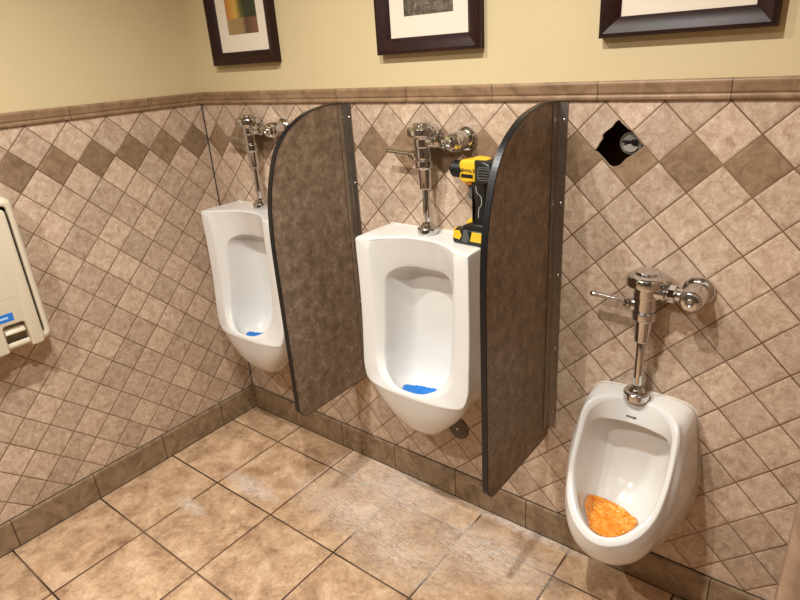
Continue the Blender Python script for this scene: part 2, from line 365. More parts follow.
# ------------------------------------------------------------------ urinals
def cr_path(pts, n, closed):
    """centripetal Catmull-Rom through every point, n steps per span"""
    P_ = [Vector(p) for p in pts]; N = len(P_); out = []
    def g(i):
        if closed: return P_[i % N]
        if i < 0: return P_[0] * 2 - P_[1]
        if i >= N: return P_[-1] * 2 - P_[-2]
        return P_[i]
    for i in range(N if closed else N - 1):
        p0, p1, p2, p3 = g(i - 1), g(i), g(i + 1), g(i + 2)
        t0 = 0.0; t1 = t0 + max((p1 - p0).length, 1e-7) ** 0.5; t2 = t1 + max((p2 - p1).length, 1e-7) ** 0.5; t3 = t2 + max((p3 - p2).length, 1e-7) ** 0.5
        for j in range(n):
            t = t1 + (t2 - t1) * j / n
            A1 = p0 * ((t1 - t) / (t1 - t0)) + p1 * ((t - t0) / (t1 - t0)); A2 = p1 * ((t2 - t) / (t2 - t1)) + p2 * ((t - t1) / (t2 - t1)); A3 = p2 * ((t3 - t) / (t3 - t2)) + p3 * ((t - t2) / (t3 - t2))
            B1 = A1 * ((t2 - t) / (t2 - t0)) + A2 * ((t - t0) / (t2 - t0)); B2 = A2 * ((t3 - t) / (t3 - t1)) + A3 * ((t - t1) / (t3 - t1))
            out.append(B1 * ((t2 - t) / (t2 - t1)) + B2 * ((t - t1) / (t2 - t1)))
    if not closed: out.append(P_[-1])
    return out
def loft(name, loops, mat, parent, n1=4, n2=4):
    """each loop: list of (u, z, d) half stations, centre top -> centre bottom; mirrored in u"""
    rings = []
    for lp in loops:
        full = [(u, -d, z) for u, z, d in lp] + [(-u, -d, z) for u, z, d in reversed(lp[1:-1])]
        rings.append(cr_path(full, n1, True))
    cols = [cr_path([r[i] for r in rings], n2, False) for i in range(len(rings[0]))]
    bm = bmesh.new(); nc = len(cols); nr = len(cols[0])
    V = [[bm.verts.new(p) for p in c_] for c_ in cols]
    for i in range(nc):
        for j in range(nr - 1): bm.faces.new((V[i][j], V[(i + 1) % nc][j], V[(i + 1) % nc][j + 1], V[i][j + 1]))
    h = nc // 2
    for j in (0, nr - 1):
        for i in range(h):
            q = []
            for vv in (V[i][j], V[i + 1][j], V[(nc - i - 1) % nc][j], V[(nc - i) % nc][j]):
                if vv not in q: q.append(vv)
            if len(q) > 2: bm.faces.new(q)
    bmesh.ops.recalc_face_normals(bm, faces=list(bm.faces))
    return link(name, bm, mat, parent, True)
def soft(L, A, B, f=0.3):
    """pull an edge loop towards the middle of its neighbours so that the edge reads as rounded"""
    return [tuple(Vector(l) * (1 - f) + (Vector(a) + Vector(b)) * (f / 2)) for l, a, b in zip(L, A, B)]
def toward(A, B, r):
    out = []
    for a, b in zip(A, B):
        a, b = Vector(a), Vector(b); L = (b - a).length
        out.append(tuple(a + (b - a) * min(0.45, r / L if L > 0 else 0)))
    return out
def withdepth(uz, ds): return [(u, z, d) for (u, z), d in zip(uz, ds)]

T = 1.106
U2_L0 = withdepth([(0, T), (.06, T), (.12, T), (.167, T), (.211, T), (.219, T - .003), (.221, 1.095), (.22, .95), (.22, .82), (.22, .70), (.214, .60), (.145, .50), (.075, .45), (.036, .43), (0, .426)], [0.0] * 15)
U2_LA = withdepth([(0, T), (.06, T), (.12, T), (.167, T), (.212, T), (.220, T - .003), (.2215, 1.095), (.221, .95), (.221, .82), (.221, .70), (.217, .605), (.155, .51), (.080, .425), (.040, .374), (0, .364)], [.07] * 5 + [.08] * 6 + [.09, .1, .11, .11])
U2_LB = withdepth([(0, T), (.06, T), (.12, T), (.167, T), (.213, T), (.2205, T - .003), (.222, 1.095), (.222, .95), (.222, .82), (.222, .70), (.218, .625), (.190, .545), (.118, .468), (.058, .436), (0, .428)],
                  [.098, .102, .118, .14, .155, .158, .16, .16, .165, .17, .175, .188, .20, .206, .208])
U2_L1 = withdepth([(0, 1.105), (.06, 1.105), (.12, 1.105), (.167, 1.105), (.213, 1.104), (.2205, 1.101), (.222, 1.095), (.222, .95), (.222, .82), (.222, .70), (.220, .626), (.202, .586), (.137, .584), (.066, .586), (0, .586)],
                  [.116, .122, .147, .180, .190, .191, .191, .191, .194, .202, .208, .216, .240, .251, .253])
U2_L2 = withdepth([(0, 1.094), (.06, 1.093), (.115, 1.09), (.160, 1.086), (.168, 1.08), (.169, 1.07), (.169, 1.04), (.169, .93), (.168, .81), (.167, .725), (.160, .668), (.137, .628), (.096, .609), (.05, .600), (0, .599)],
                  [.113, .119, .143, .176, .184, .186, .187, .187, .190, .197, .206, .221, .237, .246, .249])
U2_L3 = withdepth([(0, .990), (.04, .992), (.08, .992), (.11, .985), (.128, .972), (.136, .955), (.138, .93), (.138, .86), (.138, .78), (.138, .71), (.134, .674), (.113, .634), (.078, .611), (.045, .601), (0, .60)],
                  [.088, .090, .104, .124, .14, .148, .152, .160, .168, .180, .190, .207, .222, .232, .236])
U2_L4 = withdepth([(0, .982), (.04, .984), (.078, .983), (.105, .975), (.118, .962), (.125, .945), (.127, .92), (.127, .86), (.127, .78), (.130, .71), (.130, .65), (.114, .592), (.08, .565), (.042, .555), (0, .553)],
                  [.055, .055, .06, .07, .08, .085, .085, .085, .09, .11, .13, .16, .19, .208, .212])
U2_L5 = withdepth([(0, .958), (.04, .957), (.07, .952), (.09, .942), (.10, .927), (.105, .91), (.107, .89), (.107, .83), (.107, .76), (.107, .69), (.106, .61), (.094, .555), (.064, .533), (.032, .527), (0, .525)],
                  [.03, .03, .03, .032, .035, .037, .037, .037, .04, .05, .07, .10, .13, .145, .15])
U2_L6 = withdepth([(0, .910), (.022, .906), (.042, .896), (.055, .884), (.063, .872), (.068, .86), (.07, .84), (.07, .79), (.07, .72), (.068, .65), (.062, .585), (.050, .55), (.036, .534), (.018, .528), (0, .526)],
                  [.025] * 9 + [.035, .05, .07, .09, .10, .105])
def edge(P0, L, N, r):
    a = toward(L, P0, r); b = toward(L, N, r); return [a, soft(L, a, b, .45), b]
U2 = [U2_L0, U2_LA, U2_LB] + edge(U2_LB, U2_L1, U2_L2, .008) + edge(U2_L1, U2_L2, U2_L3, .009) + edge(U2_L2, U2_L3, U2_L4, .008) + [U2_L4, U2_L5, U2_L6]

U3_L0 = withdepth([(0, .706), (.05, .706), (.09, .704), (.115, .70), (.132, .692), (.143, .68), (.149, .665), (.158, .61), (.167, .55), (.176, .46), (.170, .38), (.15, .30), (.125, .235), (.06, .222), (0, .22)], [0.0] * 15)
U3_LA = withdepth([(0, .706), (.05, .706), (.09, .704), (.113, .70), (.13, .692), (.140, .68), (.146, .665), (.154, .61), (.162, .55), (.168, .46), (.160, .38), (.14, .31), (.11, .245), (.055, .228), (0, .225)],
                  [.035, .035, .05, .06, .065, .07, .075, .085, .09, .1, .1, .095, .085, .085, .085])
U3_LB = withdepth([(0, .705), (.04, .705), (.085, .703), (.108, .70), (.124, .69), (.133, .675), (.139, .655), (.150, .59), (.154, .53), (.152, .44), (.137, .37), (.112, .31), (.077, .268), (.04, .252), (0, .25)],
                  [.050, .053, .066, .085, .1, .108, .118, .14, .16, .18, .19, .19, .18, .18, .18])
U3_LC = withdepth([(0, .704), (.04, .704), (.083, .702), (.107, .699), (.122, .691), (.131, .677), (.137, .657), (.140, .585), (.141, .52), (.135, .44), (.117, .372), (.090, .33), (.056, .307), (.028, .299), (0, .297)],
                  [.057, .061, .077, .095, .108, .12, .13, .160, .19, .225, .255, .275, .288, .294, .296])
U3_L1 = withdepth([(0, .702), (.04, .702), (.08, .70), (.105, .697), (.118, .69), (.127, .675), (.131, .655), (.135, .59), (.134, .53), (.125, .475), (.106, .438), (.079, .413), (.05, .40), (.025, .394), (0, .392)],
                  [.062, .066, .082, .10, .115, .13, .14, .17, .205, .24, .275, .302, .32, .33, .333])
U3_L2 = withdepth([(0, .693), (.04, .693), (.076, .690), (.096, .684), (.106, .677), (.114, .664), (.118, .647), (.122, .59), (.121, .535), (.112, .484), (.093, .452), (.068, .428), (.042, .416), (.02, .411), (0, .410)],
                  [.065, .069, .085, .101, .114, .126, .136, .165, .199, .232, .264, .289, .306, .315, .318])
U3_L3 = withdepth([(0, .635), (.035, .634), (.065, .632), (.085, .630), (.098, .627), (.108, .620), (.113, .608), (.118, .575), (.118, .53), (.108, .482), (.088, .447), (.064, .42), (.042, .406), (.02, .40), (0, .398)],
                  [.085, .086, .09, .094, .1, .108, .12, .152, .187, .22, .25, .275, .291, .30, .303])
U3_L4 = withdepth([(0, .645), (.035, .645), (.065, .643), (.085, .638), (.096, .63), (.104, .615), (.108, .60), (.110, .56), (.112, .505), (.108, .45), (.099, .412), (.082, .386), (.055, .367), (.026, .36), (0, .358)],
                  [.03, .03, .032, .04, .05, .06, .075, .10, .14, .17, .205, .235, .255, .264, .267])
U3_L5 = withdepth([(0, .605), (.03, .605), (.055, .60), (.07, .59), (.08, .58), (.086, .565), (.09, .545), (.092, .50), (.096, .45), (.096, .405), (.090, .372), (.070, .357), (.045, .351), (.020, .349), (0, .348)],
                  [.022, .022, .022, .025, .03, .035, .04, .055, .08, .115, .15, .18, .2, .21, .213])
U3_L6 = withdepth([(0, .552), (.018, .549), (.032, .542), (.043, .532), (.051, .520), (.056, .505), (.058, .49), (.060, .455), (.060, .415), (.056, .38), (.046, .360), (.034, .351), (.022, .347), (.01, .345), (0, .344)],
                  [.02] * 6 + [.022, .03, .05, .085, .11, .13, .145, .155, .158])
U3 = [U3_L0, U3_LA, U3_LB, U3_LC] + edge(U3_LC, U3_L1, U3_L2, .006) + edge(U3_L1, U3_L2, U3_L3, .006) + edge(U3_L2, U3_L3, U3_L4, .006) + [U3_L4, U3_L5, U3_L6]

def tall_urinal(x, label):
    t = thing('urinal', label, 'urinal', (x, 0, 0.345))
    o = loft('urinal_bowl', U2, M['ceramic'], t); o.location.z = -0.345
    # sealant bead between china and tile
    pts = [(u, z) for u, z, d in U2_L0]; ring = pts + [(-u, z) for u, z in reversed(pts[1:-1])]
    bm = bmesh.new(); bead(bm, ring); b = link('sealant_bead', bm, M['caulk_white'], t, True); b.location.z = -0.345; b['label'] = 'thin white sealant line where the china meets the tile'
    return t, o
def bead(bm, ring, r=0.0018):
    rs = []
    cx = sum(p[0] for p in ring) / len(ring); cz = sum(p[1] for p in ring) / len(ring); R_ = []
    for u, z in catmull([(a, b, 0) for a, b in ring], 4, True) and [(p[0], p[1]) for p in catmull([(a, b, 0) for a, b in ring], 4, True)]:
        dv = Vector((u - cx, z - cz)).normalized(); R_.append([bm.verts.new((u - dv.x * 0.006, -0.0005, z - dv.y * 0.006)), bm.verts.new((u - dv.x * 0.001, -r * 1.6, z - dv.y * 0.001)), bm.verts.new((u + dv.x * r, -r * .8, z + dv.y * r)), bm.verts.new((u + dv.x * r * 1.3, -0.0002, z + dv.y * r * 1.3))])
    n = len(R_)
    for i in range(n):
        for j in range(3): bm.faces.new((R_[i][j], R_[(i + 1) % n][j], R_[(i + 1) % n][j + 1], R_[i][j + 1]))
u1, u1b = tall_urinal(0.352, 'tall white urinal in the corner, nearest the left wall')
u2, u2b = tall_urinal(1.229, 'tall white urinal between the two brown partitions, with a drill on top')
u3 = thing('urinal', 'low white teardrop urinal at right, below the broken tile, with an orange mat', 'urinal', (1.930, 0, 0.22))
u3b = loft('urinal_bowl', U3, M['ceramic'], u3); u3b.location.z = -0.22
bm = bmesh.new(); bead(bm, [(u, z) for u, z, d in U3_L0] + [(-u, z) for u, z, d in reversed(U3_L0[1:-1])]); b = link('sealant_bead', bm, M['caulk_white'], u3, True); b.location.z = -0.22
b['label'] = 'thin white sealant line where the china meets the tile'
# little drip boss under the lip
bm = bmesh.new(); lathe(bm, [(0, 0.012), (0.012, 0.012), (0.018, 0.009), (0.020, 0)], (0.0, -0.20, 0.268 - 0.22), (0, 0, -1), 20); autosmooth(link('drain_boss', bm, M['ceramic'], u3))
# maker's mark on the china
a_ = Matrix.Translation((-0.008, -0.0805, 0.655 - 0.22)) @ Matrix.Rotation(math.radians(74), 4, 'X')
mark = text_obj('maker_mark', 'KOHLER', 0.0075, M['mark'], u3, a_, 0.0005); mark['label'] = 'small dark maker mark printed on the china'

# ------------------------------------------------------------------ urinal mats (draped on the bowl)
bpy.context.view_layer.update()
dg = bpy.context.evaluated_depsgraph_get()
def drape(name, label, target, outline, cell, mat, lift=0.004, amp=0.004, ztop=0.6, group=None):
    ob = target.evaluated_get(dg); inv = target.matrix_world.inverted()
    xs = [p[0] for p in outline]; ys = [p[1] for p in outline]
    def inside(px, py):
        c = False; n = len(outline)
        for i in range(n):
            x1, y1 = outline[i]; x2, y2 = outline[(i + 1) % n]
            if (y1 > py) != (y2 > py) and px < (x2 - x1) * (py - y1) / (y2 - y1) + x1: c = not c
        return c
    bm = bmesh.new(); V = {}
    nx = int((max(xs) - min(xs)) / cell) + 2; ny = int((max(ys) - min(ys)) / cell) + 2
    def vert(i, j):
        if (i, j) in V: return V[(i, j)]
        px = min(xs) + i * cell; py = min(ys) + j * cell
        hit, loc, nrm, idx = ob.ray_cast(inv @ Vector((px, py, ztop)), Vector((0, 0, -1)))
        z = (target.matrix_world @ loc).z if hit else None
        if z is None: V[(i, j)] = None; return None
        if name: z += lift + amp * (0.35 + 0.9 * abs(mnoise.noise(Vector((px * 150, py * 330, 1.0)))) + 0.5 * mnoise.noise(Vector((px * 420, py * 420, 4.0)))) + random.random() * amp * 0.3
        V[(i, j)] = bm.verts.new((px, py, z)); return V[(i, j)]
    for i in range(nx):
        for j in range(ny):
            if inside(min(xs) + (i + .5) * cell, min(ys) + (j + .5) * cell):
                q = [vert(i, j), vert(i + 1, j), vert(i + 1, j + 1), vert(i, j + 1)]
                if all(q): bm.faces.new(q)
    r = bmesh.ops.extrude_face_region(bm, geom=list(bm.faces))
    for g in r['geom']:
        if isinstance(g, bmesh.types.BMVert): g.co.z += 0.0015
    bmesh.ops.recalc_face_normals(bm, faces=list(bm.faces))
    o = link(name, bm, mat, None, True); return tag(o, label, 'urinal mat', group)
o3 = catmull([(1.838, -.160, 0), (1.848, -.135, 0), (1.885, -.118, 0), (1.92, -.120, 0), (1.95, -.128, 0), (1.985, -.150, 0), (1.988, -.18, 0), (1.975, -.215, 0), (1.955, -.25, 0), (1.92, -.278, 0), (1.895, -.27, 0), (1.872, -.235, 0), (1.848, -.20, 0)], 5, True)
drape('urinal_mat', 'wrinkled orange urinal mat lying in the low teardrop urinal', u3b, [(p[0], p[1]) for p in o3], 0.0019, M['orange_gel'], 0.003, 0.0065, 0.56)
o2 = catmull([(1.229 + 0.092 * math.cos(a) + 0.010, -.150 + .056 * math.sin(a), 0) for a in [i * math.pi / 6 for i in range(12)]], 4, True)
drape('urinal_mat', 'blue urinal mat in the urinal between the brown partitions', u2b, [(p[0], p[1]) for p in o2], 0.0024, M['blue_gel'], 0.003, 0.005, 0.9)
o1 = [(p[0] - 1.229 + 0.352, p[1]) for p in o2]
drape('urinal_mat', 'blue urinal mat barely showing in the corner urinal', u1b, o1, 0.0024, M['blue_gel'], 0.003, 0.005, 0.9)

# ------------------------------------------------------------------ flush valves
def flush_valve(x, d, zo, ztop, sep, k_, label):
    """x axis of the tube, d distance from wall, zo outlet height, ztop of china, sep to the stop, k_ girth"""
    t = thing('flush_valve', label, 'flush valve', (x, -d, ztop)); Z = zo - ztop
    C_ = M['chrome']
    def L(name, prof, org, ax, seg=48, mat=None, par=None, r=0.0015):
        bm = bmesh.new(); lathe(bm, rprof([(a, b * k_) for a, b in prof], r), org, ax, seg); o = link(name, bm, mat or C_, par or t); return autosmooth(o, 38)
    L('spud_nut', [(0, 0), (0, .0315), (.003, .0330), (.020, .0330), (.024, .030), (.025, .021), (.032, .020), (.034, .016), (.040, .0155), (.040, 0), ], (0, 0, 0), (0, 0, 1))
    L('flush_tube', [(0, 0), (0, .0112), (Z - .14 - .03, .0112), (Z - .14 - .03, 0)], (0, 0, .03), (0, 0, 1))
    L('vacuum_breaker', [(Z - .152, 0), (Z - .152, .0175), (Z - .148, .0185), (Z - .088, .0215), (Z - .086, .0245), (Z - .083, .0290), (Z - .062, .0295), (Z - .059, .0275), (Z - .059, 0)], (0, 0, 0), (0, 0, 1))
    b = L('valve_body', [(Z - .0595, 0), (Z - .0595, .0255), (Z - .052, .0275), (Z - .020, .0280), (Z - .018, .0305), (Z + .006, .0305), (Z + .010, .033), (Z + .012, .033), (Z + .012, 0)], (0, 0, 0), (0, 0, 1))
    L('outlet_elbow', [(0, 0), (0, .021), (.030, .021), (.034, .0165), (.046, .0165), (.046, 0)], (0.018, 0, Z), (1, 0, 0), par=b)
    L('valve_cap', [(Z + .0125, 0), (Z + .0125, .043), (Z + .015, .0485), (Z + .020, .0500), (Z + .034, .0500), (Z + .040, .0480), (Z + .044, .042), (Z + .046, .0315), (Z + .048, .0300), (Z + .052, .0295), (Z + .054, .026), (Z + .054, 0)], (0, 0, 0), (0, 0, 1), 56)
    h = L('handle_socket', [(.022, 0), (.022, .019), (.034, .019), (.036, .0150), (.047, .0150), (.049, .0115), (.056, .0115), (.056, 0)], (0, 0, Z - .046), (-1, 0, 0))
    L('handle_lever', [(.052, 0), (.052, .0065), (.056, .0080), (.075, .0062), (.125, .0066), (.146, .0076), (.151, .0060), (.152, 0)], (0, 0, Z - .046), (-1, 0.0, 0.06), 28, par=h)
    bm = bmesh.new(); lathe(bm, [(.056, 0), (.056, .0210 * k_), (.058, .0230 * k_), (.072, .0230 * k_), (.074, .0210 * k_), (.074, 0)], (0, 0, Z), (1, 0, 0), 8); link('union_nut', bm, C_, t)
    L('supply_tail', [(.072, 0), (.072, .0165), (sep - .012, .0165), (sep - .012, 0)], (0, 0, Z), (1, 0, 0))
    st = L('control_stop', [(0.004, 0), (0.004, .0185), (d - .037, .0185), (d - .035, .0255), (d - .026, .0285), (d + .016, .0285), (d + .020, .0265), (d + .030, .0255), (d + .034, .0225), (d + .038, .0210), (d + .041, .0), ], (sep, d, Z), (0, -1, 0))
    L('stop_screw', [(d + .0385, 0), (d + .0385, .010), (d + .043, .010), (d + .0445, .008), (d + .041, .0062), (d + .041, 0)], (sep, d, Z), (0, -1, 0), 24, M['chrome_dull'], st)
    L('wall_flange', [(0.0002, 0), (0.0002, .0365), (.003, .038), (.008, .0370), (.014, .032), (.018, .028), (.020, .022), (.024, .0205), (.024, 0)], (sep, d, Z), (0, -1, 0), 56, r=0.003)
    return t
flush_valve(0.360, 0.050, 1.425, 1.1065, 0.150, 1.0, 'chrome flush valve above the corner urinal, partly behind a partition')
flush_valve(1.214, 0.058, 1.408, 1.1065, 0.122, 1.02, 'chrome flush valve standing on the middle urinal beside the drill')
flush_valve(1.922, 0.054, 1.040, 0.7065, 0.116, 1.08, 'chrome flush valve above the low teardrop urinal at right')

# ------------------------------------------------------------------ partitions
def partition(xface, front, lean, label):
    t = thing('urinal_partition', label, 'partition', (xface, 0, 0.437)); t.rotation_euler = (0, math.radians(lean), 0)
    s = front / 0.40
    curve = [(-0.004, 1.078), (-.05, 1.079), (-.10, 1.078), (-.171, 1.067), (-.227, 1.048), (-.288, 1.012), (-.325, .974), (-.35, .932), (-.375, .860), (-.390, .790), (-.398, .70), (-.400, .60), (-.400, .45), (-.400, .25), (-.400, .06)]
    curve = [(y * s, z) for y, z in curve]
    cv = [(p[0], p[1]) for p in catmull([(a, b, 0) for a, b in curve], 5)]
    rr = 0.045; y0 = -.400 * s
    corner = [(y0 + rr * (1 - math.cos(a)), rr - rr * math.sin(a)) for a in [i * math.pi / 16 for i in range(1, 9)]]
    out = cv + corner + [(-0.004, 0.0)]
    th = 0.019
    bm = bmesh.new(); prism(bm, out, 'x', -th + .001, -.001); link('panel', bm, M['laminate'], t)
    # black edge band following the outline (front + bottom)
    band = cv[2:] + corner + [(-0.02, 0.0)]
    bm = bmesh.new(); rows = []
    for i, p in enumerate(band):
        a = Vector(band[max(0, i - 1)]); b = Vector(band[min(len(band) - 1, i + 1)]); tn = (b - a).normalized(); nn = Vector((tn.y, -tn.x))
        if nn.dot(Vector(p) - Vector((-.15, .6))) < 0: nn = -nn
        q = Vector(p) + nn * 0.0022; q2 = Vector(p) - nn * 0.0003
        rows.append([bm.verts.new((-th - .0004, q2.x, q2.y)), bm.verts.new((-th + .001, q.x, q.y)), bm.verts.new((-.001, q.x, q.y)), bm.verts.new((.0004, q2.x, q2.y))])
    for A, B in zip(rows, rows[1:]):
        for j in range(3): bm.faces.new((A[j], B[j], B[j + 1], A[j + 1]))
    for r_ in (rows[0], rows[-1]): bm.faces.new(r_)
    bmesh.ops.recalc_face_normals(bm, faces=list(bm.faces)); link('edge_band', bm, M['black_edge'], t)
    # full height angle brackets on both faces
    for side in (1, -1):
        bm = bmesh.new()
        x0 = 0.0 if side == 1 else -th; w_ = 0.026 * side; e = 0.003 * side
        prof = [(x0, -.002), (x0 + w_, -.002), (x0 + w_, -.005), (x0 + e * 1.5, -.0055), (x0 + e, -.010), (x0 + e, -.040), (x0, -.040)]
        prism(bm, prof, 'z', 0.045, 1.076); br = link('angle_bracket', bm, M['alu'], t)
        for z in (1.03, .80, .58, .335, .10):
            bm = bmesh.new(); lathe(bm, [(0, .0048), (.0012, .0048), (.0028, .003), (.0032, 0)], (x0 + 0.016 * side, -.005, z), (0, -1, 0), 16)
            autosmooth(link('screw', bm, M['chrome_dull'], br))
        for z in (1.03, .80, .58, .335, .10):
            bm = bmesh.new(); lathe(bm, [(0, .0042), (.001, .0042), (.002, .0025), (.0024, 0)], (x0 + e, -.026, z), (side, 0, 0), 16)
            autosmooth(link('screw', bm, M['chrome_dull'], br))
    return t
partition(0.843, 0.398, 0.0, 'brown curved partition between the corner urinal and the middle urinal')
partition(1.634, 0.398, 0.0, 'brown curved partition between the middle urinal and the low urinal')

# ------------------------------------------------------------------ pictures
def picture(x0, x1, z0, z1, inner, art, label, artfn, artlabel):
    t = thing('framed_picture', label, 'picture frame', ((x0 + x1) / 2, 0, z0), 'dark wood framed pictures above the urinals')
    w = x1 - x0; h = z1 - z0; fw_ = 0.046
    prof = [(0, 0.0), (0, .026), (.002, .0295), (.010, .031), (.022, .027), (.034, .021), (.040, .0165), (fw_ - .002, .014), (fw_, .011), (fw_, 0)]
    bm = bmesh.new(); rings = []
    for inset, dd in prof: rings.append([bm.verts.new((sx * (w / 2 - inset), -dd, (inset if sz < 0 else h - inset))) for sx, sz in ((-1, -1), (1, -1), (1, 1), (-1, 1))])
    for A, B in zip(rings, rings[1:]):
        for i in range(4): bm.faces.new((A[i], A[(i + 1) % 4], B[(i + 1) % 4], B[i]))
    bmesh.ops.recalc_face_normals(bm, faces=list(bm.faces)); autosmooth(link('frame', bm, M['wood'], t), 25)
    # mount with a window
    ax0, ax1, az0, az1 = [art[0] - (x0 + x1) / 2, art[1] - (x0 + x1) / 2, art[2] - z0, art[3] - z0]
    bm = bmesh.new(); o4 = [(-w / 2 + fw_ - .002, fw_ - .002), (w / 2 - fw_ + .002, fw_ - .002), (w / 2 - fw_ + .002, h - fw_ + .002), (-w / 2 + fw_ - .002, h - fw_ + .002)]; i4 = [(ax0, az0), (ax1, az0), (ax1, az1), (ax0, az1)]
    A = [bm.verts.new((a, -.009, b)) for a, b in o4]; B = [bm.verts.new((a, -.009, b)) for a, b in i4]; C2 = [bm.verts.new((a, -.0068, b)) for a, b in i4]
    for i in range(4):
        bm.faces.new((A[i], A[(i + 1) % 4], B[(i + 1) % 4], B[i])); bm.faces.new((B[i], B[(i + 1) % 4], C2[(i + 1) % 4], C2[i]))
    bmesh.ops.recalc_face_normals(bm, faces=list(bm.faces)); link('mount', bm, M['mat_board'], t)
    bm = bmesh.new(); box(bm, ax0 - .003, ax1 + .003, -.0066, -.003, az0 - .003, az1 + .003); p = link('print', bm, artfn, t); p['label'] = artlabel
    bm = bmesh.new(); box(bm, -w / 2 + .01, w / 2 - .01, -.0028, -.0003, .01, h - .01); link('backing_board', bm, M['black_edge'], t)
    return t
def street_art():
    k = NT('painted_print'); v, x, y, z = k.coords()
    n = k.noise(v, 40, 5, 0.6, 0.6)
    xx = k.math('ADD', x, k.math('MULTIPLY', k.math('SUBTRACT', n, 0.5), 0.02)); zz = k.math('ADD', z, k.math('MULTIPLY', k.math('SUBTRACT', n, 0.5), 0.01))
    c = k.ramp(k.math('ADD', k.math('MULTIPLY', xx, 5.0), 0.5), [(0.0, srgb(176, 98, 40)), (0.36, srgb(196, 158, 74)), (0.5, srgb(92, 88, 42)), (0.62, srgb(50, 54, 34))])
    up = k.math('GREATER_THAN', zz, 0.162); ground = k.ramp(k.math('ADD', k.math('MULTIPLY', xx, 5.0), 0.5), [(0.0, srgb(156, 132, 84)), (0.5, srgb(150, 124, 80)), (0.62, srgb(88, 62, 44)), (0.9, srgb(120, 84, 58))])
    c = k.mix(up, ground, c)
    return k.fin(c, 0.6)
def photo_art(name):
    k = NT(name); v, x, y, z = k.coords(); n = k.noise(v, 45, 7, 0.7, 1.5)
    c = k.ramp(n, [(0.3, srgb(38, 32, 26)), (0.5, srgb(88, 78, 66)), (0.68, srgb(140, 128, 112))]); return k.fin(c, 0.5)
picture(.172, .546, 1.662, 2.16, None, (.274, .452, 1.768, 2.05), 'left framed picture, coloured print, nearest the room corner', street_art(), 'coloured print with orange, yellow and dark green')
picture(1.028, 1.402, 1.660, 2.14, None, (1.128, 1.306, 1.764, 2.03), 'middle framed picture, grey-brown print, above the middle urinal', photo_art('sepia_print'), 'grey-brown monochrome print')
picture(1.741, 2.122, 1.664, 2.145, None, (1.845, 2.025, 1.80, 2.03), 'right framed picture, cut off to its white mount, above the broken tile', photo_art('sepia_print_dark'), 'grey-brown monochrome print')

